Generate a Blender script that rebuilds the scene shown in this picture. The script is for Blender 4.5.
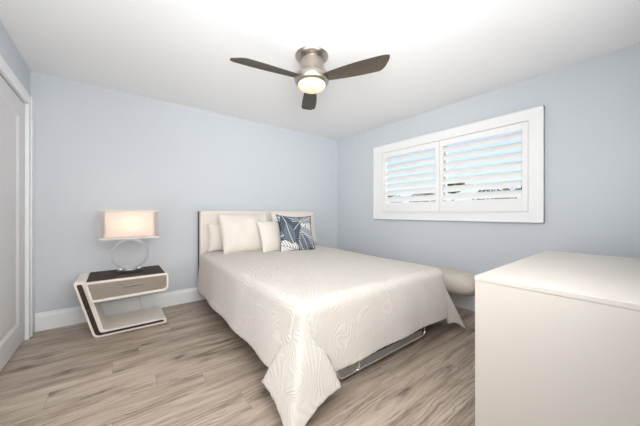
import bpy, bmesh, math, random
import numpy as np
from mathutils import Vector, Matrix, noise

random.seed(7)
for o in list(bpy.data.objects):
    bpy.data.objects.remove(o, do_unlink=True)
SC = bpy.context.scene
COL = SC.collection
PI = math.pi
W, H, FRONT = 3.846, 2.44, -3.72          # room: back wall y=0, window wall x=0, door wall x=-W

# ------------------------------------------------------------------ camera
cd = bpy.data.cameras.new('camera')
cam = bpy.data.objects.new('camera', cd)
COL.objects.link(cam)
cd.sensor_width = 36.0
cd.lens = 262.0 / 640.0 * 36.0
cd.clip_start = 0.02
cam.location = (-3.225, -3.59, 1.113)
cam.rotation_euler = (PI / 2, 0, -0.6644)
SC.camera = cam

# ------------------------------------------------------------------ sky
wd = bpy.data.worlds.new('sky')
SC.world = wd
wd.use_nodes = True
nt = wd.node_tree
nt.nodes.clear()
tc = nt.nodes.new('ShaderNodeTexCoord')
sep = nt.nodes.new('ShaderNodeSeparateXYZ')
rmp = nt.nodes.new('ShaderNodeValToRGB')
rmp.color_ramp.elements[0].position = 0.0
rmp.color_ramp.elements[0].color = (0.86, 0.93, 1.0, 1)
rmp.color_ramp.elements[1].position = 0.45
rmp.color_ramp.elements[1].color = (0.36, 0.58, 0.95, 1)
e = rmp.color_ramp.elements.new(0.12)
e.color = (0.60, 0.78, 1.0, 1)
bg = nt.nodes.new('ShaderNodeBackground')
bg.inputs['Strength'].default_value = 1.2
wo = nt.nodes.new('ShaderNodeOutputWorld')
nt.links.new(tc.outputs['Generated'], sep.inputs[0])
nt.links.new(sep.outputs['Z'], rmp.inputs[0])
nt.links.new(rmp.outputs[0], bg.inputs[0])
nt.links.new(bg.outputs[0], wo.inputs[0])

# ------------------------------------------------------------------ sun and large soft lights
def light(name, kind, loc, direction, energy, color=(1, 1, 1), **kw):
    ld = bpy.data.lights.new(name, kind)
    ld.energy = energy
    ld.color = color
    for k, v in kw.items():
        setattr(ld, k, v)
    lo = bpy.data.objects.new(name, ld)
    lo.location = loc
    lo.rotation_euler = Vector(direction).to_track_quat('-Z', 'Y').to_euler()
    COL.objects.link(lo)
    return lo

light('sun', 'SUN', (6, -6, 9), (-0.195, 0.55, -0.74), 13.0, (1, 0.97, 0.92), angle=0.01)
# two added fill lights against the solid front wall, behind the camera
light('front_fill', 'AREA', (-2.35, FRONT + 0.03, 1.75), (0.1, 1, 0.1), 71, (1, 0.99, 0.975),
      shape='RECTANGLE', size=2.6, size_y=1.2)
light('front_right_fill', 'AREA', (-1.0, FRONT + 0.03, 1.75), (0.1, 1, 0.2), 5, (1, 0.99, 0.975),
      shape='RECTANGLE', size=1.4, size_y=1.2)
# added fill light against the door wall, out of view left of the camera
light('left_fill', 'AREA', (-W + 0.03, -2.25, 1.35), (1, 0.15, 0.1), 20, (1, 0.99, 0.975),
      shape='RECTANGLE', size=1.7, size_y=1.8)
# added narrow fill beside the camera, brightens the far corner
light('far_corner_fill', 'AREA', (-2.9, -3.6, 1.7), (0.62, 0.75, 0.12), 11, (1, 0.99, 0.975),
      shape='RECTANGLE', size=1.2, size_y=0.6, spread=math.radians(75))

SC.view_settings.view_transform = 'Standard'
SC.view_settings.look = 'None'
SC.view_settings.exposure = 0.13
SC.view_settings.gamma = 1.0
SC.view_settings.use_curve_mapping = False

# ------------------------------------------------------------------ materials
def newmat(name):
    m = bpy.data.materials.new(name)
    m.use_nodes = True
    n = m.node_tree
    b = n.nodes['Principled BSDF']
    return m, n, b

def N(n, typ, **kw):
    nd = n.nodes.new(typ)
    for k, v in kw.items():
        if k in nd.inputs:
            nd.inputs[k].default_value = v
        else:
            setattr(nd, k, v)
    return nd

def mth(n, op, a, b=None, c=None):
    nd = n.nodes.new('ShaderNodeMath')
    nd.operation = op
    for i, v in enumerate((a, b, c)):
        if v is None:
            continue
        if isinstance(v, (int, float)):
            nd.inputs[i].default_value = v
        else:
            n.links.new(v, nd.inputs[i])
    return nd.outputs[0]

def ramp(n, fac, stops):
    r = n.nodes.new('ShaderNodeValToRGB')
    el = r.color_ramp.elements
    el[0].position, el[0].color = stops[0][0], (*stops[0][1], 1)
    el[1].position, el[1].color = stops[-1][0], (*stops[-1][1], 1)
    for p, c in stops[1:-1]:
        x = el.new(p)
        x.color = (*c, 1)
    n.links.new(fac, r.inputs[0])
    return r.outputs[0]

def mix(n, fac, a, b, mode='MIX'):
    m = n.nodes.new('ShaderNodeMix')
    m.data_type = 'RGBA'
    m.blend_type = mode
    for s, v in ((0, fac), (6, a), (7, b)):
        if isinstance(v, (int, float)):
            m.inputs[s].default_value = v
        elif isinstance(v, tuple):
            m.inputs[s].default_value = (*v, 1)
        else:
            n.links.new(v, m.inputs[s])
    return m.outputs[2]

def paint(name, col, rough=0.6, var=0.02, scale=40, bump=0.03, metal=0.0, stretch=(1, 1, 1), spec=None, dist=0.002):
    m, n, b = newmat(name)
    t = N(n, 'ShaderNodeTexCoord')
    mp = N(n, 'ShaderNodeMapping', Scale=stretch)
    n.links.new(t.outputs['Object'], mp.inputs[0])
    nz = N(n, 'ShaderNodeTexNoise', Scale=scale, Detail=4.0)
    n.links.new(mp.outputs[0], nz.inputs['Vector'])
    lo = tuple(max(0, c * (1 - var)) for c in col)
    hi = tuple(min(1, c * (1 + var)) for c in col)
    n.links.new(ramp(n, nz.outputs['Fac'], [(0.3, lo), (0.7, hi)]), b.inputs['Base Color'])
    b.inputs['Roughness'].default_value = rough
    b.inputs['Metallic'].default_value = metal
    if spec is not None:
        b.inputs['Specular IOR Level'].default_value = spec
    if bump:
        bp = N(n, 'ShaderNodeBump', Strength=bump, Distance=dist)
        n.links.new(nz.outputs['Fac'], bp.inputs['Height'])
        n.links.new(bp.outputs[0], b.inputs['Normal'])
    return m

M = {}
M['wall'] = paint('wall_paint', (0.602, 0.637, 0.678), 0.85, 0.008, 120, 0.05)
M['ceiling'] = paint('ceiling_paint', (0.93, 0.93, 0.93), 0.9, 0.006, 90, 0.05)
M['trim'] = paint('trim_paint', (0.86, 0.87, 0.88), 0.45, 0.005, 30, 0.0)
M['door'] = paint('door_paint', (0.72, 0.715, 0.72), 0.5, 0.005, 30, 0.0)
M['shutter'] = paint('shutter_paint', (0.87, 0.87, 0.87), 0.45, 0.005, 30, 0.0)
M['lacquer'] = paint('white_lacquer', (0.69, 0.645, 0.59), 0.45, 0.004, 20, 0.0, spec=0.25)
M['cream_lacquer'] = paint('cream_lacquer', (0.80, 0.74, 0.67), 0.4, 0.01, 20, 0.0)
M['dark_wood'] = paint('dark_oak', (0.050, 0.034, 0.025), 0.6, 0.45, 9, 0.15, stretch=(2, 14, 14), spec=0.2)
M['brushed'] = paint('brushed_champagne_metal', (0.50, 0.455, 0.41), 0.28, 0.10, 16, 0.03, 0.95, (0.6, 1, 26))
M['nickel'] = paint('brushed_nickel', (0.47, 0.43, 0.385), 0.30, 0.07, 18, 0.03, 1.0, (0.5, 0.5, 16))
M['chrome'] = paint('polished_chrome', (0.86, 0.86, 0.87), 0.16, 0.02, 20, 0.0, 1.0)
M['steel'] = paint('grey_steel', (0.36, 0.35, 0.34), 0.45, 0.08, 25, 0.02, 0.6)
M['bronze'] = paint('dark_bronze', (0.16, 0.13, 0.11), 0.4, 0.08, 25, 0.02, 0.6)
M['black'] = paint('black_base', (0.02, 0.018, 0.017), 0.35, 0.1, 20, 0.0)
M['blade'] = paint('taupe_blade', (0.085, 0.070, 0.052), 0.5, 0.10, 12, 0.02, 0.1, (3, 3, 3))
M['linen'] = paint('cream_linen', (0.76, 0.705, 0.64), 0.9, 0.03, 220, 0.25)
M['sham'] = paint('ivory_sham', (0.77, 0.715, 0.65), 0.9, 0.02, 160, 0.25)
M['ivory'] = paint('ivory_weave', (0.76, 0.71, 0.65), 0.9, 0.04, 260, 0.45)
M['bench'] = paint('beige_upholstery', (0.57, 0.515, 0.45), 0.85, 0.03, 240, 0.3)
M['mattress'] = paint('mattress_ticking', (0.72, 0.70, 0.67), 0.9, 0.02, 120, 0.2)
M['base_cloth'] = paint('dark_base_cloth', (0.05, 0.045, 0.042), 0.9, 0.1, 120, 0.2)
M['brown_back'] = paint('brown_back_board', (0.10, 0.085, 0.075), 0.6, 0.1, 30, 0.05)
M['cord'] = paint('clear_grey_cord', (0.62, 0.63, 0.65), 0.4, 0.02, 30, 0.0)
M['leaf'] = paint('foliage', (0.10, 0.12, 0.05), 0.7, 0.5, 3, 0.0)
M['bark'] = paint('bark', (0.13, 0.10, 0.07), 0.9, 0.3, 12, 0.3)
M['lawn'] = paint('lawn', (0.20, 0.24, 0.10), 0.95, 0.3, 6, 0.3)
M['render_wall'] = paint('neighbour_wall', (0.75, 0.68, 0.58), 0.9, 0.03, 10, 0.1)
M['roof'] = paint('neighbour_roof', (0.16, 0.12, 0.10), 0.85, 0.2, 14, 0.2)

def glass_mat():
    m, n, b = newmat('window_glass')
    n.nodes.remove(b)
    tr = N(n, 'ShaderNodeBsdfTransparent')
    gl = N(n, 'ShaderNodeBsdfGlossy', Roughness=0.02)
    fr = N(n, 'ShaderNodeFresnel', IOR=1.45)
    ms = N(n, 'ShaderNodeMixShader')
    n.links.new(fr.outputs[0], ms.inputs[0])
    n.links.new(tr.outputs[0], ms.inputs[1])
    n.links.new(gl.outputs[0], ms.inputs[2])
    n.links.new(ms.outputs[0], n.nodes['Material Output'].inputs[0])
    return m
M['glass'] = glass_mat()

def shade_mat(name, col, trans, clear=0.0, emit=None, es=0.0):
    m, n, b = newmat(name)
    n.nodes.remove(b)
    t = N(n, 'ShaderNodeTexCoord')
    nz = N(n, 'ShaderNodeTexNoise', Scale=180.0)
    n.links.new(t.outputs['Object'], nz.inputs['Vector'])
    c = ramp(n, nz.outputs['Fac'], [(0.3, tuple(x * 0.97 for x in col)), (0.7, col)])
    df = N(n, 'ShaderNodeBsdfDiffuse')
    tl = N(n, 'ShaderNodeBsdfTranslucent')
    n.links.new(c, df.inputs[0])
    n.links.new(c, tl.inputs[0])
    ms = N(n, 'ShaderNodeMixShader')
    ms.inputs[0].default_value = trans
    n.links.new(df.outputs[0], ms.inputs[1])
    n.links.new(tl.outputs[0], ms.inputs[2])
    out = ms.outputs[0]
    if clear:
        tp = N(n, 'ShaderNodeBsdfTransparent')
        m2 = N(n, 'ShaderNodeMixShader')
        m2.inputs[0].default_value = clear
        n.links.new(out, m2.inputs[1])
        n.links.new(tp.outputs[0], m2.inputs[2])
        out = m2.outputs[0]
    if emit:
        em = N(n, 'ShaderNodeEmission', Color=(*emit, 1), Strength=es)
        ad = N(n, 'ShaderNodeAddShader')
        n.links.new(out, ad.inputs[0])
        n.links.new(em.outputs[0], ad.inputs[1])
        out = ad.outputs[0]
    n.links.new(out, n.nodes['Material Output'].inputs[0])
    return m
M['inner_shade'] = shade_mat('white_shade_fabric', (0.90, 0.83, 0.77), 0.6, 0.0, (1.0, 0.80, 0.66), 0.27)
M['sheer'] = shade_mat('sheer_organza', (0.62, 0.56, 0.52), 0.4, 0.62)
M['frosted'] = shade_mat('frosted_glass', (0.66, 0.62, 0.56), 0.2, 0.0, (1.0, 0.72, 0.42), 0.62)
M['bulb'] = shade_mat('bulb_glow', (0.9, 0.85, 0.8), 0.5, 0.0, (1.0, 0.80, 0.55), 3.0)

def floor_mat():
    m, n, b = newmat('oak_vinyl_planks')
    t = N(n, 'ShaderNodeTexCoord')
    s = N(n, 'ShaderNodeSeparateXYZ')
    n.links.new(t.outputs['Object'], s.inputs[0])
    x, y = s.outputs['X'], s.outputs['Y']
    PW, PL = 0.182, 1.22
    yr = mth(n, 'DIVIDE', y, PW)
    row = mth(n, 'FLOOR', yr)
    wn = N(n, 'ShaderNodeTexWhiteNoise', noise_dimensions='1D')
    n.links.new(row, wn.inputs['W'])
    xr = mth(n, 'ADD', mth(n, 'DIVIDE', x, PL), wn.outputs['Value'])
    colm = mth(n, 'FLOOR', xr)
    cb = N(n, 'ShaderNodeCombineXYZ')
    n.links.new(row, cb.inputs[0]); n.links.new(colm, cb.inputs[1])
    wr = N(n, 'ShaderNodeTexWhiteNoise', noise_dimensions='2D')
    n.links.new(cb.outputs[0], wr.inputs['Vector'])
    rnd = wr.outputs['Value']
    # grain space, shifted per plank
    def space(sx, sy, shift):
        c = N(n, 'ShaderNodeCombineXYZ')
        n.links.new(mth(n, 'ADD', mth(n, 'MULTIPLY', x, sx), mth(n, 'MULTIPLY', rnd, shift)), c.inputs[0])
        n.links.new(mth(n, 'ADD', mth(n, 'MULTIPLY', y, sy), mth(n, 'MULTIPLY', rnd, shift * 1.7)), c.inputs[1])
        n.links.new(mth(n, 'MULTIPLY', rnd, 13.0), c.inputs[2])
        return c.outputs[0]
    g1 = N(n, 'ShaderNodeTexNoise', Scale=1.0, Detail=6.0, Roughness=0.6, Distortion=0.8)
    n.links.new(space(1.6, 13.0, 40.0), g1.inputs['Vector'])
    g2 = N(n, 'ShaderNodeTexNoise', Scale=1.0, Detail=4.0, Roughness=0.7)
    n.links.new(space(5.0, 110.0, 60.0), g2.inputs['Vector'])
    # cathedral figure
    wv = N(n, 'ShaderNodeTexWave', wave_type='BANDS', bands_direction='Y', wave_profile='SAW', Scale=3.6,
           Distortion=9.0, Detail=3.0)
    wv.inputs['Detail Scale'].default_value = 1.1
    wv.inputs['Detail Roughness'].default_value = 0.55
    n.links.new(space(0.9, 3.4, 25.0), wv.inputs['Vector'])
    line = ramp(n, wv.outputs['Fac'], [(0.0, (1, 1, 1)), (0.16, (0.35, 0.35, 0.35)), (0.42, (0, 0, 0))])
    pm = N(n, 'ShaderNodeTexNoise', Scale=1.0, Detail=2.0)
    n.links.new(space(1.9, 7.0, 31.0), pm.inputs['Vector'])
    patch = ramp(n, pm.outputs['Fac'], [(0.46, (0, 0, 0)), (0.58, (1, 1, 1))])
    base = ramp(n, g1.outputs['Fac'], [(0.30, (0.205, 0.152, 0.112)), (0.48, (0.405, 0.325, 0.258)), (0.72, (0.545, 0.455, 0.375))])
    fine = ramp(n, g2.outputs['Fac'], [(0.3, (0.80, 0.79, 0.78)), (0.65, (1.08, 1.08, 1.08))])
    c = mix(n, 1.0, base, fine, 'MULTIPLY')
    tone = ramp(n, rnd, [(0.0, (0.93, 0.925, 0.92)), (1.0, (1.06, 1.06, 1.06))])
    c = mix(n, 1.0, c, tone, 'MULTIPLY')
    fac = mth(n, 'MULTIPLY', mth(n, 'MULTIPLY', line, patch), 0.85)
    c = mix(n, fac, c, (0.085, 0.062, 0.048))
    # knots
    kv = N(n, 'ShaderNodeTexVoronoi', Scale=1.0, voronoi_dimensions='2D')
    kd = N(n, 'ShaderNodeTexNoise', Scale=1.0, Detail=3.0)
    n.links.new(space(9.0, 30.0, 11.0), kd.inputs['Vector'])
    ka = N(n, 'ShaderNodeVectorMath', operation='MULTIPLY_ADD')
    n.links.new(kd.outputs['Color'], ka.inputs[0])
    ka.inputs[1].default_value = (0.28, 0.5, 0)
    n.links.new(space(1.1, 4.4, 17.0), ka.inputs[2])
    n.links.new(ka.outputs[0], kv.inputs['Vector'])
    kn = ramp(n, kv.outputs['Distance'], [(0.03, (1, 1, 1)), (0.10, (0.35, 0.35, 0.35)), (0.24, (0, 0, 0))])
    c = mix(n, mth(n, 'MULTIPLY', kn, 0.8), c, (0.07, 0.05, 0.04))
    # plank seams
    fy = mth(n, 'FRACT', yr)
    ey = mth(n, 'MULTIPLY', mth(n, 'MINIMUM', fy, mth(n, 'SUBTRACT', 1.0, fy)), PW)
    fx = mth(n, 'FRACT', xr)
    ex = mth(n, 'MULTIPLY', mth(n, 'MINIMUM', fx, mth(n, 'SUBTRACT', 1.0, fx)), PL)
    seam = mth(n, 'LESS_THAN', mth(n, 'MINIMUM', ex, ey), 0.0014)
    c = mix(n, mth(n, 'MULTIPLY', seam, 0.45), c, (0.10, 0.08, 0.065))
    n.links.new(c, b.inputs['Base Color'])
    b.inputs['Roughness'].default_value = 0.42
    hgt = mth(n, 'SUBTRACT', mth(n, 'ADD', mth(n, 'MULTIPLY', g2.outputs['Fac'], 0.5), 0.3), mth(n, 'ADD', seam, fac))
    bp = N(n, 'ShaderNodeBump', Strength=0.18, Distance=0.002)
    n.links.new(hgt, bp.inputs['Height'])
    n.links.new(bp.outputs[0], b.inputs['Normal'])
    return m
M['floor'] = floor_mat()

def quilt_mat():
    m, n, b = newmat('matelasse_coverlet')
    uv = N(n, 'ShaderNodeUVMap', uv_map='flat')
    nz = N(n, 'ShaderNodeTexNoise', Scale=3.0, Detail=2.0)
    n.links.new(uv.outputs[0], nz.inputs['Vector'])
    vs = N(n, 'ShaderNodeVectorMath', operation='MULTIPLY_ADD')
    n.links.new(nz.outputs['Color'], vs.inputs[0])
    vs.inputs[1].default_value = (0.22, 0.22, 0)
    n.links.new(uv.outputs[0], vs.inputs[2])
    cn = N(n, 'ShaderNodeTexNoise', Scale=4.6, Detail=1.0, Roughness=0.35)
    n.links.new(vs.outputs[0], cn.inputs['Vector'])
    su = N(n, 'ShaderNodeSeparateXYZ')
    n.links.new(uv.outputs[0], su.inputs[0])
    ph = mth(n, 'ADD', mth(n, 'MULTIPLY', cn.outputs['Fac'], 95.0), mth(n, 'MULTIPLY', mth(n, 'ADD', su.outputs[0], mth(n, 'MULTIPLY', su.outputs[1], 0.6)), 235.0))
    rid = mth(n, 'ADD', mth(n, 'MULTIPLY', mth(n, 'SINE', ph), 0.5), 0.5)
    pz = N(n, 'ShaderNodeTexNoise', Scale=9.0, Detail=1.0)
    n.links.new(vs.outputs[0], pz.inputs['Vector'])
    amp = ramp(n, pz.outputs['Fac'], [(0.34, (0.4, 0.4, 0.4)), (0.58, (1, 1, 1))])
    fz = N(n, 'ShaderNodeTexNoise', Scale=260.0, Detail=2.0)
    n.links.new(uv.outputs[0], fz.inputs['Vector'])
    hgt = mth(n, 'ADD', mth(n, 'MULTIPLY', rid, amp), mth(n, 'MULTIPLY', fz.outputs['Fac'], 0.25))
    c = ramp(n, hgt, [(0.0, (0.615, 0.572, 0.522)), (0.7, (0.67, 0.626, 0.576))])  # hollows darker than ridges: emboss shade painted into the cloth colour
    n.links.new(c, b.inputs['Base Color'])
    b.inputs['Roughness'].default_value = 0.92
    bp = N(n, 'ShaderNodeBump', Strength=0.62, Distance=0.004)
    n.links.new(hgt, bp.inputs['Height'])
    n.links.new(bp.outputs[0], b.inputs['Normal'])
    return m
M['quilt'] = quilt_mat()

def print_mat():
    m, n, b = newmat('palm_leaf_print')
    a = N(n, 'ShaderNodeVertexColor', layer_name='leaf_print')
    n.links.new(a.outputs[0], b.inputs['Base Color'])
    b.inputs['Roughness'].default_value = 0.85
    t = N(n, 'ShaderNodeTexCoord')
    nz = N(n, 'ShaderNodeTexNoise', Scale=300.0)
    n.links.new(t.outputs['Object'], nz.inputs['Vector'])
    bp = N(n, 'ShaderNodeBump', Strength=0.2, Distance=0.002)
    n.links.new(nz.outputs['Fac'], bp.inputs['Height'])
    n.links.new(bp.outputs[0], b.inputs['Normal'])
    return m
M['print'] = print_mat()

# ------------------------------------------------------------------ mesh helpers (all in room coordinates)
def box(bm, x0, x1, y0, y1, z0, z1, bev=0.0, seg=2):
    r = bmesh.ops.create_cube(bm, size=1.0)
    vs = r['verts']
    for v in vs:
        v.co = Vector(((x0 + x1) / 2 + v.co.x * (x1 - x0), (y0 + y1) / 2 + v.co.y * (y1 - y0), (z0 + z1) / 2 + v.co.z * (z1 - z0)))
    if bev > 0:
        es = list({e for v in vs for e in v.link_edges})
        bmesh.ops.bevel(bm, geom=es, offset=bev, segments=seg, affect='EDGES', profile=0.5)

def prism(bm, pts, y0, y1):
    """closed outline of (x, z) points pushed along y"""
    a = [bm.verts.new((x, y0, z)) for x, z in pts]
    b = [bm.verts.new((x, y1, z)) for x, z in pts]
    n = len(pts)
    bm.faces.new(a)
    bm.faces.new(b[::-1])
    for i in range(n):
        bm.faces.new((a[i], b[i], b[(i + 1) % n], a[(i + 1) % n]))
    bmesh.ops.recalc_face_normals(bm, faces=bm.faces)

def ringprism(bm, outer, inner, y0, y1):
    """outline with a hole, same point count, pushed along y"""
    n = len(outer)
    oa = [bm.verts.new((x, y0, z)) for x, z in outer]
    ob = [bm.verts.new((x, y1, z)) for x, z in outer]
    ia = [bm.verts.new((x, y0, z)) for x, z in inner]
    ib = [bm.verts.new((x, y1, z)) for x, z in inner]
    for i in range(n):
        j = (i + 1) % n
        bm.faces.new((oa[i], oa[j], ia[j], ia[i]))
        bm.faces.new((ob[j], ob[i], ib[i], ib[j]))
        bm.faces.new((oa[j], oa[i], ob[i], ob[j]))
        bm.faces.new((ia[i], ia[j], ib[j], ib[i]))
    bmesh.ops.recalc_face_normals(bm, faces=bm.faces)

def rounded(pts, rads, seg=6):
    """round the corners of a closed 2D polygon"""
    out = []
    n = len(pts)
    for i in range(n):
        p = Vector(pts[i]); a = Vector(pts[i - 1]); b = Vector(pts[(i + 1) % n])
        r = rads[i] if isinstance(rads, (list, tuple)) else rads
        u = (a - p).normalized(); v = (b - p).normalized()
        ang = math.acos(max(-1, min(1, u.dot(v))))
        if r <= 1e-6:
            out += [tuple(p)] * 1
            continue
        d = r / math.tan(ang / 2)
        c = p + (u + v).normalized() * (r / math.sin(ang / 2))
        s0 = p + u * d - c; s1 = p + v * d - c
        a0 = math.atan2(s0.y, s0.x); a1 = math.atan2(s1.y, s1.x)
        da = (a1 - a0 + PI) % (2 * PI) - PI
        for k in range(seg + 1):
            t = a0 + da * k / seg
            out.append((c.x + r * math.cos(t), c.y + r * math.sin(t)))
    return out

def lathe(bm, prof, c=(0, 0, 0), n=48):
    """profile of (radius, z) turned about the vertical through c"""
    rings = []
    for r, z in prof:
        if r < 1e-5:
            rings.append([bm.verts.new((c[0], c[1], c[2] + z))])
        else:
            rings.append([bm.verts.new((c[0] + r * math.cos(2 * PI * k / n), c[1] + r * math.sin(2 * PI * k / n), c[2] + z)) for k in range(n)])
    for A, B in zip(rings, rings[1:]):
        for k in range(n):
            j = (k + 1) % n
            if len(A) == 1 and len(B) == 1:
                continue
            if len(A) == 1:
                bm.faces.new((A[0], B[k], B[j]))
            elif len(B) == 1:
                bm.faces.new((A[k], A[j], B[0]))
            else:
                bm.faces.new((A[k], A[j], B[j], B[k]))
    bmesh.ops.recalc_face_normals(bm, faces=bm.faces)

def tube(bm, pts, r, n=10, closed=False):
    pts = [Vector(p) for p in pts]
    m = len(pts)
    rings = []
    up = None
    for i, p in enumerate(pts):
        if closed:
            d = pts[(i + 1) % m] - pts[i - 1]
        else:
            d = pts[min(i + 1, m - 1)] - pts[max(i - 1, 0)]
        d.normalize()
        if up is None:
            up = Vector((0, 0, 1)) if abs(d.z) < 0.9 else Vector((1, 0, 0))
        up = (up - d * up.dot(d)).normalized()
        q = d.cross(up)
        rings.append([bm.verts.new(p + r * (math.cos(2 * PI * k / n) * up + math.sin(2 * PI * k / n) * q)) for k in range(n)])
    rng = range(m) if closed else range(m - 1)
    for i in rng:
        A, B = rings[i], rings[(i + 1) % m]
        for k in range(n):
            j = (k + 1) % n
            bm.faces.new((A[k], A[j], B[j], B[k]))
    if not closed:
        bm.faces.new(rings[0][::-1]); bm.faces.new(rings[-1])
    bmesh.ops.recalc_face_normals(bm, faces=bm.faces)

def root_of(o):
    while o.parent:
        o = o.parent
    return o

def obj(name, bm, mat, parent=None, smooth=False, origin=None):
    """link a bmesh given in room coordinates as ONE mesh object"""
    org = Vector(origin) if origin is not None else Vector((0, 0, 0))
    if parent is not None:
        org = root_of(parent).location.copy()
    for v in bm.verts:
        v.co -= org
    me = bpy.data.meshes.new(name)
    bm.to_mesh(me)
    bm.free()
    me.materials.append(mat)
    if smooth:
        me.shade_smooth()
        if smooth != 'all':
            me.set_sharp_from_angle(angle=math.radians(40))
    o = bpy.data.objects.new(name, me)
    COL.objects.link(o)
    if parent is not None:
        o.parent = parent
    else:
        o.location = org
    return o

def thing(name, label, cat, loc, group=None):
    o = bpy.data.objects.new(name, None)
    o.empty_display_size = 0.05
    COL.objects.link(o)
    o.location = loc
    o['label'] = label
    o['category'] = cat
    if group:
        o['group'] = group
    return o

def tag(o, label, cat, group=None):
    o['label'] = label
    o['category'] = cat
    if group:
        o['group'] = group
    return o

def struct(o):
    o['kind'] = 'structure'
    return o

NB = bmesh.new

# ------------------------------------------------------------------ room shell
bm = NB(); box(bm, -W - 0.15, 0.15, FRONT - 0.15, 0.15, -0.12, 0.0); struct(obj('floor', bm, M['floor']))
bm = NB(); box(bm, -W - 0.15, 0.15, FRONT - 0.15, 0.15, H, H + 0.2); struct(obj('ceiling', bm, M['ceiling']))
bm = NB(); box(bm, -W - 0.15, 0.15, 0.0, 0.15, 0, H); struct(obj('wall_back', bm, M['wall']))
bm = NB(); box(bm, -W - 0.15, 0.15, FRONT - 0.15, FRONT, 0, H); struct(obj('wall_front', bm, M['wall']))
# window wall, with its opening
WY0, WY1, WZ0, WZ1 = -2.86, -0.96, 1.10, 2.05
bm = NB()
box(bm, 0, 0.15, FRONT, 0, 0, WZ0)
box(bm, 0, 0.15, FRONT, 0, WZ1, H)
box(bm, 0, 0.15, FRONT, WY0, WZ0, WZ1)
box(bm, 0, 0.15, WY1, 0, WZ0, WZ1)
struct(obj('wall_right', bm, M['wall']))
# door wall, with its opening
DY0, DY1, DZ = -1.00, -0.195, 2.072
bm = NB()
box(bm, -W - 0.15, -W, FRONT, DY0, 0, H)
box(bm, -W - 0.15, -W, DY1, 0, 0, H)
box(bm, -W - 0.15, -W, DY0, DY1, DZ, H)
struct(obj('wall_left', bm, M['wall']))

def skirting(name, pts_fn):
    bm = NB()
    prof = [(0, 0), (0.016, 0), (0.016, 0.128), (0.012, 0.145), (0.008, 0.150), (0.006, 0.168), (0, 0.170)]
    pts_fn(bm, prof)
    bmesh.ops.recalc_face_normals(bm, faces=bm.faces)
    return struct(obj(name, bm, M['trim']))

def run(bm, prof, a, b, nrm):
    A = [bm.verts.new((a[0] + nrm[0] * d, a[1] + nrm[1] * d, z)) for d, z in prof]
    B = [bm.verts.new((b[0] + nrm[0] * d, b[1] + nrm[1] * d, z)) for d, z in prof]
    n = len(prof)
    for i in range(n):
        j = (i + 1) % n
        bm.faces.new((A[i], A[j], B[j], B[i]))
    bm.faces.new(A); bm.faces.new(B[::-1])
skirting('baseboard_back', lambda bm, p: run(bm, p, (-W + 0.032, 0), (-0.016, 0), (0, -1)))
skirting('baseboard_right', lambda bm, p: run(bm, p, (0, 0), (0, FRONT), (-1, 0)))
skirting('baseboard_left', lambda bm, p: run(bm, p, (-W, -1.12), (-W, FRONT), (1, 0)))

# door: casing, jamb, leaf with one tall recessed panel
X = -W
bm = NB()
box(bm, X, X + 0.026, DY1, DY1 + 0.09, 0, DZ + 0.09, 0.004)
box(bm, X + 0.026, X + 0.034, DY1 + 0.06, DY1 + 0.09, 0, DZ + 0.09, 0.003)
box(bm, X, X + 0.026, DY0 - 0.09, DY0, 0, DZ + 0.09, 0.004)
box(bm, X, X + 0.026, DY0, DY1, DZ, DZ + 0.09, 0.004)
box(bm, X, X + 0.026, DY1 + 0.09, -0.0005, 0, DZ + 0.09)
struct(obj('trim_1', bm, M['trim']))
bm = NB()
LX0, LX1 = X - 0.042, X - 0.002
y0, y1, z0, z1 = DY0 + 0.003, DY1 - 0.003, 0.014, DZ - 0.006
py0, py1, pz0, pz1 = y0 + 0.150, y1 - 0.150, 0.185, 1.92
box(bm, LX0, LX1, y0, py0, z0, z1)
box(bm, LX0, LX1, py1, y1, z0, z1)
box(bm, LX0, LX1, py0, py1, z0, pz0)
box(bm, LX0, LX1, py0, py1, pz1, z1)
# bevelled sticking round the panel
A = [bm.verts.new((LX1, y, z)) for y, z in ((py0, pz0), (py1, pz0), (py1, pz1), (py0, pz1))]
d = 0.022
B = [bm.verts.new((LX1 - 0.014, y, z)) for y, z in ((py0 + d, pz0 + d), (py1 - d, pz0 + d), (py1 - d, pz1 - d), (py0 + d, pz1 - d))]
for i in range(4):
    bm.faces.new((A[i], A[(i + 1) % 4], B[(i + 1) % 4], B[i]))
bm.faces.new(B)
bmesh.ops.recalc_face_normals(bm, faces=bm.faces)
struct(obj('door_1', bm, M['door']))

# window: frame in the wall and its panes
bm = NB()
for a in ((WY0, WY0 + 0.045, WZ0, WZ1), (WY1 - 0.045, WY1, WZ0, WZ1), (-1.945, -1.895, WZ0, WZ1),
          (WY0, WY1, WZ0, WZ0 + 0.045), (WY0, WY1, WZ1 - 0.045, WZ1)):
    box(bm, 0.09, 0.14, a[0], a[1], a[2], a[3])
win = struct(obj('window_1', bm, M['trim']))
for k, (a, b) in enumerate(((WY0 + 0.045, -1.945), (-1.895, WY1 - 0.045))):
    bm = NB(); box(bm, 0.112, 0.118, a, b, WZ0 + 0.045, WZ1 - 0.045)
    obj('window_pane', bm, M['glass'], win)

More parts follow.
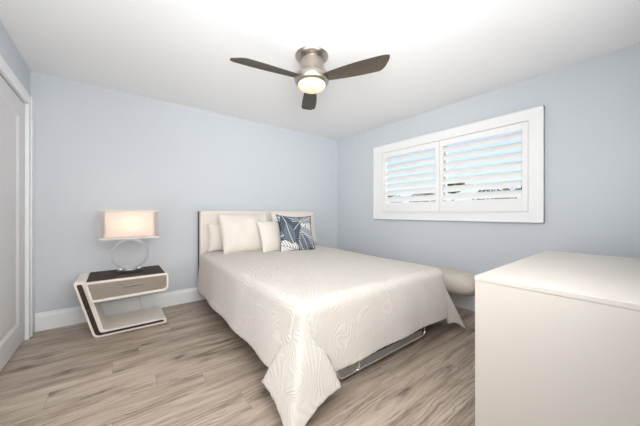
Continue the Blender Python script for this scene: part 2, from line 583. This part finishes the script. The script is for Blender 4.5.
# plantation shutters
sh = thing('plantation_shutters', 'white plantation shutters in a wide frame over the window, two louvred panels', 'shutters', (0, -1.908, 1.018))
FY0, FY1, FZ0, FZ1 = -2.944, -0.873, 1.018, 2.135
bm = NB()
def casing(bm, y0, y1, z0, z1):
    box(bm, -0.030, 0.0, y0, y1, z0, z1)
casing(bm, FY0, -2.826, FZ0, FZ1)
casing(bm, -1.036, FY1, FZ0, FZ1)
casing(bm, -2.826, -1.036, 2.022, FZ1)
casing(bm, -2.826, -1.036, FZ0, 1.122)
box(bm, -0.036, 0.0, FY0, FY0 + 0.014, FZ0, FZ1, 0.003)
box(bm, -0.036, 0.0, FY1 - 0.014, FY1, FZ0, FZ1, 0.003)
box(bm, -0.036, 0.0, FY0, FY1, FZ1 - 0.014, FZ1, 0.003)
box(bm, -0.036, 0.0, FY0, FY1, FZ0, FZ0 + 0.014, 0.003)
obj('shutter_frame', bm, M['shutter'], sh)
for (a, b, la, lb) in ((-2.822, -1.928, -2.773, -1.972), (-1.923, -1.040, -1.872, -1.088)):
    bm = NB()
    X0, X1 = -0.024, 0.008
    LZ0, LZ1 = 1.262, 1.944
    box(bm, X0, X1, a, la, 1.126, 2.018, 0.003)
    box(bm, X0, X1, lb, b, 1.126, 2.018, 0.003)
    box(bm, X0, X1, la, lb, 1.126, LZ0, 0.002)
    box(bm, X0, X1, la, lb, LZ1, 2.018, 0.002)
    pan = obj('shutter_panel', bm, M['shutter'], sh)
    bm = NB()
    nl = 7
    pitch = (LZ1 - LZ0) / nl
    ang = math.radians(56)
    for k in range(nl):
        zc = LZ0 + pitch * (k + 0.5)
        hw = 0.047
        prof = []
        for j in range(12):                                     # lens-shaped blade section
            t = 2 * PI * j / 12
            prof.append((hw * math.cos(t), 0.0055 * math.sin(t)))
        ca, sa = math.cos(ang), math.sin(ang)
        P = [(-0.006 + u * ca - w * sa, zc + u * sa + w * ca) for u, w in prof]
        A = [bm.verts.new((p[0], la + 0.004, p[1])) for p in P]
        B = [bm.verts.new((p[0], lb - 0.004, p[1])) for p in P]
        for i in range(12):
            j = (i + 1) % 12
            bm.faces.new((A[i], A[j], B[j], B[i]))
        bm.faces.new(A[::-1]); bm.faces.new(B)
    bmesh.ops.recalc_face_normals(bm, faces=bm.faces)
    obj('louvres', bm, M['shutter'], pan, True)

# ------------------------------------------------------------------ outside
bm = NB(); box(bm, 0.16, 40, -25, 30, -0.5, -0.25); struct(obj('ground', bm, M['lawn']))
def tree(name, label, x, y, top, rad, seed, flat=0.7, n=900, ls=0.10):
    rnd = random.Random(seed)
    t = thing(name, label, 'tree' if 'tree' in name else 'shrub', (x, y, -0.25), 'greenery beyond the window')
    bm = NB()
    for k in range(n):
        while True:
            p = Vector((rnd.uniform(-1, 1), rnd.uniform(-1, 1), rnd.uniform(-1, 1)))
            if p.length < 1: break
        p = p.normalized() * (0.55 + 0.45 * rnd.random())
        c = Vector((x + p.x * rad, y + p.y * rad, top - rad * flat + p.z * rad * flat))
        q = Matrix.Rotation(rnd.uniform(0, 6.28), 3, Vector((rnd.uniform(-1, 1), rnd.uniform(-1, 1), rnd.uniform(-1, 1))).normalized())
        vs = [bm.verts.new(c + q @ Vector((a * ls, b * ls * 0.5, 0))) for a, b in ((-1, 0), (0, -0.8), (1, 0), (0, 0.8))]
        bm.faces.new(vs)
    obj('foliage', bm, M['leaf'], t)
    bm = NB()
    lathe(bm, [(0.0, 0), (0.10, 0), (0.07, 0.6), (0.05, top - rad * flat + 0.3), (0, top - rad * flat + 0.32)], (x, y, -0.25), 10)
    obj('trunk', bm, M['bark'], t, True)
    return t

# ------------------------------------------------------------------ bed
BX0, BX1, BYH, BYF, BZ = -2.325, -0.79, -0.16, -2.285, 0.565
bed = thing('bed', 'queen bed with a plain cream upholstered headboard against the blue wall', 'bed', ((BX0 + BX1) / 2, -1.2, 0))
bm = NB(); box(bm, -2.392, -0.735, -0.135, -0.058, 0.24, 1.142, 0.018, 4)
hb = obj('headboard', bm, M['linen'], bed, True)
bm = NB(); box(bm, -2.400, -0.727, -0.058, -0.030, 0.24, 1.136, 0.004)
obj('back_board', bm, M['brown_back'], hb)['label'] = 'dark brown back board of the headboard'
bm = NB(); box(bm, BX0 + 0.01, BX1 - 0.01, BYF + 0.01, BYH, 0.27, BZ - 0.012, 0.05, 5)
obj('mattress', bm, M['mattress'], bed, True)
bm = NB(); box(bm, BX0 + 0.04, BX1 - 0.04, BYF + 0.05, BYH, 0.15, 0.268, 0.01)
obj('bed_base', bm, M['base_cloth'], bed)
for lx in (BX0 + 0.12, BX1 - 0.12):
    for ly in (BYF + 0.35, BYH - 0.15):
        bm = NB(); lathe(bm, [(0, 0), (0.022, 0), (0.025, 0.02), (0.025, 0.152), (0, 0.152)], (lx, ly, 0), 16)
        obj('leg', bm, M['steel'], bed, True)
# foot bar: flat channel over a bent chrome tube
RY = -2.355
bm = NB(); box(bm, -2.12, -1.15, RY - 0.004, RY + 0.03, 0.064, 0.112, 0.004)
obj('foot_rail', bm, M['steel'], bed)['label'] = 'dull grey flat rail under the foot of the bed'
bm = NB()
pts = [(-2.12, RY + 0.02, 0.16), (-2.118, RY, 0.085)]
for k in range(7):
    a = PI + PI / 2 * k / 6
    pts.append((-2.078 + 0.04 * math.cos(a), RY - 0.006, 0.092 + 0.04 * math.sin(a)))
for k in range(7):
    a = -PI / 2 + PI / 2 * k / 6
    pts.append((-1.15 + 0.04 * math.cos(a), RY - 0.006, 0.092 + 0.04 * math.sin(a)))
pts.append((-1.108, RY + 0.01, 0.17))
for q in range(len(pts)): pts[q] = (pts[q][0], pts[q][1], pts[q][2] + 0.008)
tube(bm, pts, 0.0075)
obj('foot_tube', bm, M['chrome'], bed, True)['label'] = 'bent chrome tube along the foot rail'
bm = NB(); tube(bm, [(-1.93, RY - 0.008, 0.05), (-1.93, RY - 0.008, 0.15)], 0.008)
obj('strut', bm, M['chrome'], bed, True)

# coverlet: a flat cloth laid over the mattress, hanging on three sides, its corners falling in points
def coverlet():
    D = 0.47
    wx = BX1 - BX0
    ly = (-0.15) - BYF
    top = BZ + 0.012
    nu, nv = 190, 210
    us = np.linspace(-D, wx + D, nu)
    vs = np.linspace(0, ly + D, nv)
    rc = 0.07
    bm = NB()
    uvl = bm.loops.layers.uv.new('flat')
    def ztop(x, y):
        t = (y - BYF) / ly
        return top + 0.045 * max(0, min(1, t)) ** 1.3 + 0.005 * noise.noise((x * 3, y * 3, 1)) + 0.012 * (1 - abs(2 * (x - BX0) / wx - 1) ** 2.2)
    def fall(s, flare):
        if s <= 0: return 0, 0
        L = rc * PI / 2
        if s < L:
            a = s / rc
            return rc * math.sin(a), rc * (1 - math.cos(a))
        e = s - L
        f = flare
        return rc + e * f, rc + e * math.sqrt(1 - f * f)
    grid = []
    for j, v in enumerate(vs):
        rowv = []
        for i, u in enumerate(us):
            a = max(0, -u, u - wx)
            sx = -1 if u < wx / 2 else 1
            b = max(0, v - ly)
            # scalloped hem
            hem = 1 + 0.014 * abs(math.sin((u + v) * 42)) * max(a, b) / D
            cx = BX0 + min(max(u, 0), wx)
            cy = -0.15 - min(v, ly)
            zt = ztop(cx, cy)
            r = math.hypot(a, b) * hem
            if r == 0:
                p = (cx, cy, zt)
            else:
                th = math.atan2(b, a)
                k = math.sin(2 * th) ** 2 if a > 0 and b > 0 else 0
                fl = 0.17 if b == 0 else (0.13 if a == 0 else 0.15)
                # folds near each end of the hanging sides
                if b == 0:
                    fl += 0.05 * noise.noise((0, cy * 2.6, sx * 3)) + 0.03 * math.sin(cy * 11 + sx) - 0.09 * max(0, 1 + (cy + 0.15) / 0.5)
                    near = max(0, 1 - (cy - BYF) / 0.45)
                    fl += 0.02 * near ** 2
                elif a == 0:
                    fl += 0.05 * noise.noise((cx * 2.6, 5, 0)) + 0.025 * math.sin(cx * 12)
                    near = max(0, 1 - min(cx - BX0, BX1 - cx) / 0.35)
                    fl += 0.02 * near ** 2
                else:
                    fl = 0
                out, dn = fall(r, fl)
                if a > 0 and b > 0:
                    # the corner falls as a wide flap, folded back a little over each side
                    t = th / (PI / 2)
                    S0, T, S1 = ((0.42, -0.32), (0.36, 0.36), (-0.30, 0.37)) if sx < 0 else ((0.34, -0.20), (0.30, 0.29), (-0.06, 0.28))
                    bo, bd = fall(r, 0.16)
                    keys = ((0.0, (bo / r, 0.0)), (0.12, S0), (0.5, T), (0.88, S1), (1.0, (0.0, bo / r)))
                    for (ta, A), (tb, B) in zip(keys, keys[1:]):
                        if ta <= t <= tb:
                            q = (t - ta) / (tb - ta)
                            ox, oy = r * (A[0] + (B[0] - A[0]) * q), r * (A[1] + (B[1] - A[1]) * q)
                            break
                    ff = min(1, r / 0.34)
                    ff = ff * ff * (3 - 2 * ff)
                    ox = bo * math.cos(th) + (ox - bo * math.cos(th)) * ff
                    oy = bo * math.sin(th) + (oy - bo * math.sin(th)) * ff
                    edge = min(1, min(t, 1 - t) / 0.12)
                    dn = bd + ((1.02 - 0.15 * k) * r - bd) * ff * edge
                    out, th = math.hypot(ox, oy), math.atan2(oy, ox)
                p = (cx + sx * out * math.cos(th), cy - out * math.sin(th), max(0.006, zt - dn))
            rowv.append(bm.verts.new(p))
        grid.append(rowv)
    for j in range(nv - 1):
        for i in range(nu - 1):
            f = bm.faces.new((grid[j][i], grid[j + 1][i], grid[j + 1][i + 1], grid[j][i + 1]))
            for lp, (jj, ii) in zip(f.loops, ((j, i), (j + 1, i), (j + 1, i + 1), (j, i + 1))):
                lp[uvl].uv = (us[ii], vs[jj])
    bmesh.ops.recalc_face_normals(bm, faces=bm.faces)
    o = obj('coverlet', bm, M['quilt'], None, 'all', (BX0 + wx / 2, -1.2, BZ))
    sm = o.modifiers.new('soft', 'SMOOTH'); sm.iterations = 3; sm.factor = 0.5
    sd = o.modifiers.new('thick', 'SOLIDIFY'); sd.thickness = 0.010; sd.offset = 1
    return o
tag(coverlet(), 'cream embossed coverlet over the bed, its scalloped corners hanging to the floor', 'bedspread')

# pillows
def pillow(name, label, mat, w, h, t, loc, lean, turn, seed=0, n=40, pull=0.06, roll=0.0, crease=0.012, floppy=0.0, group=None, printfn=None):
    bm = NB()
    S = np.linspace(-1, 1, n + 1)
    front, back = [], []
    cols = {}
    for sgn, store in ((-1, front), (1, back)):
        for zz in S:
            rw = []
            for xx in S:
                edge = abs(xx) > 0.9999 or abs(zz) > 0.9999
                if sgn == 1 and edge:
                    rw.append(None); continue
                px = xx * w / 2 * (1 - pull * (1 - zz * zz) * abs(xx) ** 3)
                pz = zz * h / 2 * (1 - pull * (1 - xx * xx) * abs(zz) ** 3)
                th = t / 2 * (max(0, 1 - abs(xx) ** 2.6) ** 0.62) * (max(0, 1 - abs(zz) ** 2.6) ** 0.62)
                cr = crease * noise.noise((px * 7 + seed, pz * 7, sgn * 2.0 + seed)) * (1 - max(abs(xx), abs(zz)) ** 6)
                py = sgn * (th + cr)
                py += floppy * (abs(xx) ** 3) * (0.5 - zz) * 0.5
                v = bm.verts.new((px, py, pz + h / 2))
                rw.append(v)
                if printfn:
                    cols[v] = (xx * sgn, zz)
            store.append(rw)
    for j in range(n + 1):
        for i in range(n + 1):
            if back[j][i] is None:
                back[j][i] = front[j][i]
    for j in range(n):
        for i in range(n):
            for g, flip in ((front, False), (back, True)):
                q = [g[j][i], g[j][i + 1], g[j + 1][i + 1], g[j + 1][i]]
                if len(set(q)) == 4:
                    try: bm.faces.new(q[::-1] if flip else q)
                    except ValueError: pass
    bm.verts.ensure_lookup_table()
    vv = list(bm.verts)
    uvs = np.array([cols[v] for v in vv]) if printfn else None
    # seam cord round the edge
    ring = [front[0][i].co.copy() for i in range(n + 1)] + [front[j][n].co.copy() for j in range(1, n + 1)] + \
           [front[n][i].co.copy() for i in range(n - 1, -1, -1)] + [front[j][0].co.copy() for j in range(n - 1, 0, -1)]
    mtx = Matrix.Translation(loc) @ Matrix.Rotation(turn, 4, 'Z') @ Matrix.Rotation(-lean, 4, 'X') @ Matrix.Rotation(roll, 4, 'Y')
    bmesh.ops.recalc_face_normals(bm, faces=bm.faces)
    o = obj(name, bm, mat, None, 'all')
    o.matrix_world = mtx
    if printfn:
        ca = o.data.color_attributes.new('leaf_print', 'FLOAT_COLOR', 'POINT')
        ca.data.foreach_set('color', printfn(uvs).ravel())
    pb = NB(); tube(pb, ring, 0.0045, 6, True)
    me = bpy.data.meshes.new('piping'); pb.to_mesh(me); pb.free(); me.shade_smooth()
    me.materials.append(mat if not printfn else M['navy'])
    p = bpy.data.objects.new('piping', me); COL.objects.link(p); p.parent = o
    tag(o, label, 'pillow', group)
    return o
M['navy'] = paint('navy_piping', (0.05, 0.07, 0.10), 0.8, 0.05, 50, 0.0)

def palm_print(uv):
    """palm fronds drawn on the cloth: slate, pale and navy leaflets"""
    rnd = random.Random(11)
    x, z = uv[:, 0], uv[:, 1]
    C = np.tile(np.array([0.028, 0.037, 0.052, 1.0]), (len(x), 1))
    tones = [((0.20, 0.24, 0.29), (0.022, 0.030, 0.045)), ((0.84, 0.81, 0.78), (0.22, 0.26, 0.31)),
             ((0.10, 0.135, 0.175), (0.014, 0.020, 0.030)), ((0.46, 0.48, 0.50), (0.045, 0.060, 0.085))]
    specs = [(-0.9, -0.9, 1.2, 1.5, 0), (0.9, -1.0, 2.2, 1.6, 2), (-1.0, 0.2, 0.9, 1.2, 2), (0.2, 1.1, -2.2, 1.5, 0), (1.0, 0.9, -2.6, 1.4, 3),
             (-0.2, -1.1, 1.75, 1.5, 3), (-0.55, 0.95, -1.3, 1.5, 1), (1.05, -0.2, 2.7, 1.3, 0), (-1.05, -0.45, 0.45, 1.3, 3),
             (0.75, 1.0, -1.9, 1.4, 2), (0.05, -1.05, 0.6, 1.35, 1), (-0.5, -1.05, 1.3, 1.0, 0), (-0.15, 0.55, -0.7, 1.2, 2), (-0.95, 0.95, -0.6, 0.9, 3),
             (0.35, -0.6, 1.2, 1.1, 0)]
    for (ax, az, an, L, k) in specs:
        bend = rnd.uniform(-0.5, 0.5)
        dx, dz = x - ax, z - az
        ca, sa = math.cos(an), math.sin(an)
        s = (dx * ca + dz * sa) / L
        d = (-dx * sa + dz * ca) / L - bend * s * s * 0.6
        env = 0.30 * np.clip(np.sin(np.clip(s, 0, 1) * PI), 0, 1) ** 0.6
        phase = (s * 8 - np.abs(d) * 11)
        fr = phase - np.floor(phase)
        env = env * (0.80 + 0.20 * fr)
        ins = (s > 0) & (s < 1) & (np.abs(d) < env)
        l, dk = tones[k]
        st = np.clip((0.78 - np.abs(fr - 0.45) * 2) * 3.0, 0, 1)[:, None]
        c = np.array(l) * st + np.array(dk) * (1 - st)
        rib = (np.abs(d) < 0.012)[:, None]
        c = np.where(rib, np.array((0.72, 0.72, 0.72)) if k != 1 else np.array((0.2, 0.26, 0.33)), c)
        C[ins, :3] = c[ins]
    return C.astype(np.float32)

QZ = 0.628
pillow('pillow', 'ivory sham tucked at the far left of the headboard, mostly behind the big sham', M['sham'], 0.56, 0.33, 0.12, (-2.04, -0.215, QZ + 0.015), 0.04, 0.0, 3, group='ivory pillows on the bed')
pillow('pillow', 'big smooth ivory sham, leftmost in the front row against the headboard', M['sham'], 0.66, 0.50, 0.17, (-1.885, -0.45, QZ + 0.005), 0.36, 0.05, 9, pull=0.03, crease=0.022, group='ivory pillows on the bed')
pillow('pillow', 'big ivory sham leaning on the headboard behind the leaf print cushion', M['sham'], 0.78, 0.50, 0.13, (-1.075, -0.275, QZ + 0.01), 0.17, 0.0, 5, pull=0.05, group='ivory pillows on the bed')
pillow('throw_pillow', 'small woven ivory square cushion just left of the leaf print cushion', M['ivory'], 0.42, 0.42, 0.11, (-1.58, -0.60, QZ - 0.012), 0.36, 0.12, 12, pull=0.07)
pillow('throw_pillow', 'square cushion with a navy and white palm leaf print', M['print'], 0.54, 0.50, 0.13, (-1.335, -0.735, QZ - 0.022), 0.32, -0.02, 21, n=150, pull=0.11, roll=0.04, crease=0.006, printfn=palm_print)

# ------------------------------------------------------------------ nightstand
NY0, NY1 = -0.545, -0.10            # front, back
ns = thing('nightstand', 'low cream Z-shaped nightstand with dark wood top and one drawer', 'nightstand', (-3.12, -0.32, 0))
# slanted leg running into the floor shelf, one bent slab
slab_o = [(-3.505, 0.502), (-3.492, 0.516), (-3.425, 0.516), (-3.302, 0.052), (-2.855, 0.052), (-2.808, 0.040), (-2.808, 0.0), (-3.372, 0.0)]
slab = rounded(slab_o, [0.012, 0.012, 0.0, 0.03, 0.01, 0.012, 0.012, 0.05], 6)
bm = NB(); prism(bm, slab, NY0 + 0.02, NY1)
obj('shelf_frame', bm, M['cream_lacquer'], ns, True)
inl = rounded([(-3.486, 0.492), (-3.452, 0.492), (-3.329, 0.036), (-2.835, 0.036), (-2.835, 0.018), (-3.358, 0.018)],
              [0.010, 0.010, 0.03, 0.006, 0.006, 0.04], 6)
bm = NB(); prism(bm, inl, NY0 + 0.014, NY0 + 0.024)
obj('inlay', bm, M['dark_wood'], ns, True)['label'] = 'dark wood inlay band along the front edge'
# drawer case
co = rounded([(-3.432, 0.512), (-2.812, 0.512), (-2.800, 0.490), (-2.800, 0.372), (-2.822, 0.340), (-3.388, 0.330)], [0.012, 0.012, 0.014, 0.02, 0.018, 0.018], 5)
ci = rounded([(-3.412, 0.494), (-2.826, 0.494), (-2.816, 0.482), (-2.816, 0.384), (-2.834, 0.358), (-3.374, 0.348)], [0.008, 0.008, 0.008, 0.012, 0.012, 0.012], 5)
bm = NB(); ringprism(bm, co, ci, NY0 - 0.035, NY1)
obj('drawer_case', bm, M['cream_lacquer'], ns, True)
bm = NB(); prism(bm, ci, NY0 - 0.022, NY1 - 0.005)
dr = obj('drawer', bm, M['brushed'], ns, True)
dr['label'] = 'brushed champagne drawer front'
bm = NB(); box(bm, -3.165, -3.015, NY0 - 0.040, NY0 - 0.020, 0.428, 0.437, 0.003)
obj('pull_handle', bm, M['bronze'], dr)
bm = NB(); box(bm, -3.420, -2.828, NY0 - 0.012, NY1 + 0.012, 0.511, 0.5165, 0.0015)
obj('top_panel', bm, M['dark_wood'], ns)['label'] = 'dark wood top'

# ------------------------------------------------------------------ table lamp
LX, LY, LZ = -3.105, -0.34, 0.5165
lamp = thing('table_lamp', 'lit table lamp with a chrome ring base and boxy sheer shade', 'lamp', (LX, LY, LZ))
bm = NB(); box(bm, LX - 0.105, LX + 0.105, LY - 0.045, LY + 0.045, LZ, LZ + 0.030, 0.003)
obj('base', bm, M['black'], lamp)['label'] = 'black block base'
bm = NB()
RR = 0.148
ringc = LZ + 0.038 + RR
n = 72
A = []
for k in range(n):                                    # flat band bent into a ring
    a = 2 * PI * k / n
    row = []
    for dr_, dy in ((-0.009, -0.020), (0.009, -0.020), (0.009, 0.020), (-0.009, 0.020)):
        row.append(bm.verts.new((LX + (RR + dr_) * math.cos(a), LY + dy, ringc + (RR + dr_) * math.sin(a))))
    A.append(row)
for k in range(n):
    B = A[(k + 1) % n]
    for i in range(4):
        j = (i + 1) % 4
        bm.faces.new((A[k][i], A[k][j], B[j], B[i]))
bmesh.ops.recalc_face_normals(bm, faces=bm.faces)
obj('ring', bm, M['chrome'], lamp, True)['label'] = 'polished chrome ring'
for s in (-1, 1):
    bm = NB(); lathe(bm, [(0, 0), (0.020, 0), (0.024, 0.006), (0.020, 0.018), (0.010, 0.030), (0, 0.034)], (LX + s * 0.072, LY, LZ + 0.030), 20)
    obj('foot_cup', bm, M['chrome'], lamp, True)
bm = NB(); tube(bm, [(LX, LY, ringc + RR), (LX, LY, 0.965)], 0.009)
obj('stem', bm, M['chrome'], lamp, True)
SW, SD, SZ0, SZ1 = 0.232, 0.125, 0.862, 1.144
def frame4(bm, hx, hy, z0, z1, t):
    """four thin upright walls of a rectangular shade"""
    box(bm, LX - hx, LX + hx, LY - hy, LY - hy + t, z0, z1)
    box(bm, LX - hx, LX + hx, LY + hy - t, LY + hy, z0, z1)
    box(bm, LX - hx, LX - hx + t, LY - hy + t, LY + hy - t, z0, z1)
    box(bm, LX + hx - t, LX + hx, LY - hy + t, LY + hy - t, z0, z1)
def sheet4(bm, hx, hy, z0, z1):
    P = [(-hx, -hy), (hx, -hy), (hx, hy), (-hx, hy)]
    a = [bm.verts.new((LX + x, LY + y, z0)) for x, y in P]
    b = [bm.verts.new((LX + x, LY + y, z1)) for x, y in P]
    for i in range(4):
        j = (i + 1) % 4
        bm.faces.new((a[i], a[j], b[j], b[i]))
bm = NB(); sheet4(bm, SW, SD, SZ0, SZ1)
shd = obj('outer_shade', bm, M['sheer'], lamp)
shd['label'] = 'sheer taupe outer shade'
for za in (SZ0, SZ1 - 0.014):
    bm = NB(); frame4(bm, SW + 0.003, SD + 0.003, za, za + 0.014, 0.005)
    obj('shade_trim', bm, M['ivory'], shd)
bm = NB(); sheet4(bm, 0.192, 0.105, SZ0 + 0.018, SZ1 - 0.018)
obj('inner_shade', bm, M['inner_shade'], lamp)['label'] = 'white inner shade glowing warm'
bm = NB(); box(bm, LX - SW, LX + SW, LY - 0.003, LY + 0.003, SZ0 + 0.095, SZ0 + 0.101)
box(bm, LX - 0.003, LX + 0.003, LY - SD, LY + SD, SZ0 + 0.095, SZ0 + 0.101)
obj('shade_spider', bm, M['chrome'], lamp)
bm = NB(); lathe(bm, [(0, 0), (0.013, 0), (0.014, 0.02), (0.030, 0.055), (0.031, 0.075), (0.022, 0.098), (0, 0.106)], (LX, LY, 0.958), 20)
obj('bulb', bm, M['bulb'], lamp, True)
ll = light('lamp_light', 'POINT', (LX, LY, 1.01), (0, 0, -1), 0.7, (1, 0.80, 0.62), shadow_soft_size=0.033)
bm = NB()
pts = [(LX + 0.02, LY + 0.046, LZ + 0.006), (LX + 0.03, -0.09, LZ + 0.004), (LX + 0.04, -0.055, LZ - 0.03), (LX + 0.05, -0.04, 0.42), (LX + 0.02, -0.035, 0.34),
       (LX + 0.05, -0.03, 0.27), (LX + 0.09, -0.03, 0.20), (LX + 0.11, -0.03, 0.10), (LX + 0.13, -0.03, 0.004)]
tube(bm, pts, 0.003, 6)
obj('power_cord', bm, M['cord'], lamp, True)

# ------------------------------------------------------------------ ceiling fan
FX, FY = -1.915, -1.805
fan = thing('ceiling_fan', 'three blade brushed nickel ceiling fan with a lit frosted bowl', 'ceiling fan', (FX, FY, H))
bm = NB(); lathe(bm, [(0, 0), (0.138, 0), (0.140, -0.006), (0.136, -0.016), (0.118, -0.030), (0.100, -0.040), (0, -0.040)], (FX, FY, H), 64)
obj('canopy', bm, M['nickel'], fan, True)
bm = NB(); lathe(bm, [(0, -0.038), (0.097, -0.038), (0.099, -0.045), (0.098, -0.105), (0.104, -0.125), (0.113, -0.140), (0.113, -0.148), (0, -0.148)], (FX, FY, H), 64)
obj('motor_housing', bm, M['nickel'], fan, True)
bm = NB(); lathe(bm, [(0, -0.150), (0.118, -0.150), (0.136, -0.160), (0.146, -0.180), (0.147, -0.205), (0.140, -0.228), (0.128, -0.240), (0.116, -0.243), (0, -0.243)], (FX, FY, H), 64)
obj('blade_hub', bm, M['nickel'], fan, True)
bm = NB(); lathe(bm, [(0.112, -0.240), (0.116, -0.246), (0.115, -0.256), (0.106, -0.270), (0.085, -0.283), (0.05, -0.291), (0, -0.294)], (FX, FY, H), 48)
obj('light_bowl', bm, M['frosted'], fan, True)['label'] = 'lit frosted glass bowl'
def blade(angle):
    bm = NB()
    L0, L1 = 0.10, 0.655
    ns_, nc = 28, 8
    pitch = math.radians(-11)
    top, bot = [], []
    for i in range(ns_ + 1):
        t = i / ns_
        r = L0 + (L1 - L0) * t
        lead = 0.042 + 0.040 * math.sin(min(1, t * 1.25) * PI / 2) - 0.008 * t
        trail = 0.042 + 0.036 * math.sin(t ** 0.9 * PI * 0.62)
        if t > 0.80:                                    # slanted, rounded tip
            q = (t - 0.80) / 0.20
            trail = trail * (1 - q ** 2.0 * 1.45)
            lead = lead * (1 - 0.25 * q ** 6)
        ra, rb = [], []
        for k in range(nc + 1):
            c = -trail + (lead + trail) * k / nc
            camber = 0.010 * (1 - ((k / nc) * 2 - 1) ** 2)
            y = -c * math.cos(pitch); z = -c * math.sin(pitch) + camber
            e = 0.0035 * (1 - abs((k / nc) * 2 - 1) ** 4) + 0.0006
            ra.append(bm.verts.new((r, y, z + e))); rb.append(bm.verts.new((r, y, z - e)))
        top.append(ra); bot.append(rb)
    for i in range(ns_):
        for k in range(nc):
            bm.faces.new((top[i][k], top[i + 1][k], top[i + 1][k + 1], top[i][k + 1]))
            bm.faces.new((bot[i][k], bot[i][k + 1], bot[i + 1][k + 1], bot[i + 1][k]))
        for k in (0, nc):
            bm.faces.new((top[i][k], bot[i][k], bot[i + 1][k], top[i + 1][k]))
    for i in (0, ns_):
        for k in range(nc):
            bm.faces.new((top[i][k], top[i][k + 1], bot[i][k + 1], bot[i][k]))
    bmesh.ops.recalc_face_normals(bm, faces=bm.faces)
    bmesh.ops.rotate(bm, verts=bm.verts, cent=(0, 0, 0), matrix=Matrix.Rotation(angle, 3, 'Z'))
    bmesh.ops.translate(bm, verts=bm.verts, vec=(FX, FY, H - 0.205))
    obj('blade', bm, M['blade'], fan, True)
for a in (-63.5, 57, 171):
    blade(math.radians(a))

# ------------------------------------------------------------------ dresser
DX0, DX1, DYb, DYf, DZt = -1.752, -0.27, FRONT + 0.06, -3.012, 0.788
ds = thing('dresser', 'plain white lacquered dresser with a flat top at the right', 'dresser', ((DX0 + DX1) / 2, (DYb + DYf) / 2, 0))
bm = NB(); box(bm, DX0 + 0.002, DX1 - 0.002, DYb, DYf - 0.002, 0.0, DZt - 0.0255, 0.001)
obj('carcass', bm, M['lacquer'], ds)
bm = NB(); box(bm, DX0, DX1, DYb, DYf, DZt - 0.0250, DZt, 0.003)
obj('top', bm, M['lacquer'], ds)
for i in range(2):
    for k in range(3):
        xa = DX0 + 0.02 + i * (DX1 - DX0 - 0.03) / 2
        xb = xa + (DX1 - DX0 - 0.05) / 2
        za = 0.07 + k * 0.228
        bm = NB(); box(bm, xa, xb, DYf - 0.004, DYf + 0.0, za, za + 0.222, 0.0015)
        obj('drawer', bm, M['lacquer'], ds)

# ------------------------------------------------------------------ bench between bed and window wall
bn = thing('bench', 'beige upholstered roll bench between the coverlet corner and window wall', 'bench', (-0.30, -1.95, 0))
bm = NB()
n, m = 40, 48
bx, by0, by1, zc = -0.30, -2.49, -1.42, 0.36
hw, hh = 0.19, 0.118
rings = []
for i in range(m + 1):
    t = i / m
    y = by0 + (by1 - by0) * (0.5 - 0.5 * math.cos(PI * t))
    e = min(y - by0, by1 - y) / 0.16
    s = (1 - max(0, 1 - e) ** 2.0) ** 0.5 if e < 1 else 1
    if s < 0.02: s = 0.02
    rg = []
    for k in range(n):
        a = 2 * PI * k / n
        c_, s_ = math.cos(a), math.sin(a)
        u = math.copysign(abs(c_) ** 0.75, c_) * hw * (0.55 + 0.45 * s)
        w = math.copysign(abs(s_) ** 0.85, s_) * hh * s
        if s <= 0.02: u *= 0.8
        rg.append(bm.verts.new((bx + u, y, zc + w)))
    rings.append(rg)
for A, B in zip(rings, rings[1:]):
    for k in range(n):
        bm.faces.new((A[k], A[(k + 1) % n], B[(k + 1) % n], B[k]))
bm.faces.new(rings[0][::-1]); bm.faces.new(rings[-1])
bmesh.ops.recalc_face_normals(bm, faces=bm.faces)
obj('seat', bm, M['bench'], bn, 'all')
for lx in (bx - 0.11, bx + 0.11):
    for ly in (by0 + 0.42, by1 - 0.2):
        bm = NB(); lathe(bm, [(0, 0), (0.014, 0), (0.022, 0.27), (0, 0.27)], (lx, ly, 0), 16)
        obj('leg', bm, M['dark_wood'], bn, True)

# ------------------------------------------------------------------ greenery beyond the window
tree('tree', 'dark bushy tree whose top shows through the right shutter panel', 11.0, 3.05, 3.0, 0.6, 1)
tree('shrub', 'low green shrub seen low through the right shutter panel, nearer its middle', 14.0, 2.2, 2.65, 1.1, 2)
tree('shrub', 'dark shrub seen low at the right end of the right shutter panel', 10.5, -0.2, 2.42, 1.1, 3)
tree('shrub', 'olive shrub seen low through the left shutter panel by the middle stile', 11.5, 4.9, 2.6, 0.95, 4)
tree('shrub', 'dark green shrub seen low at the far left of the left shutter panel', 11.0, 7.7, 2.65, 1.4, 5)
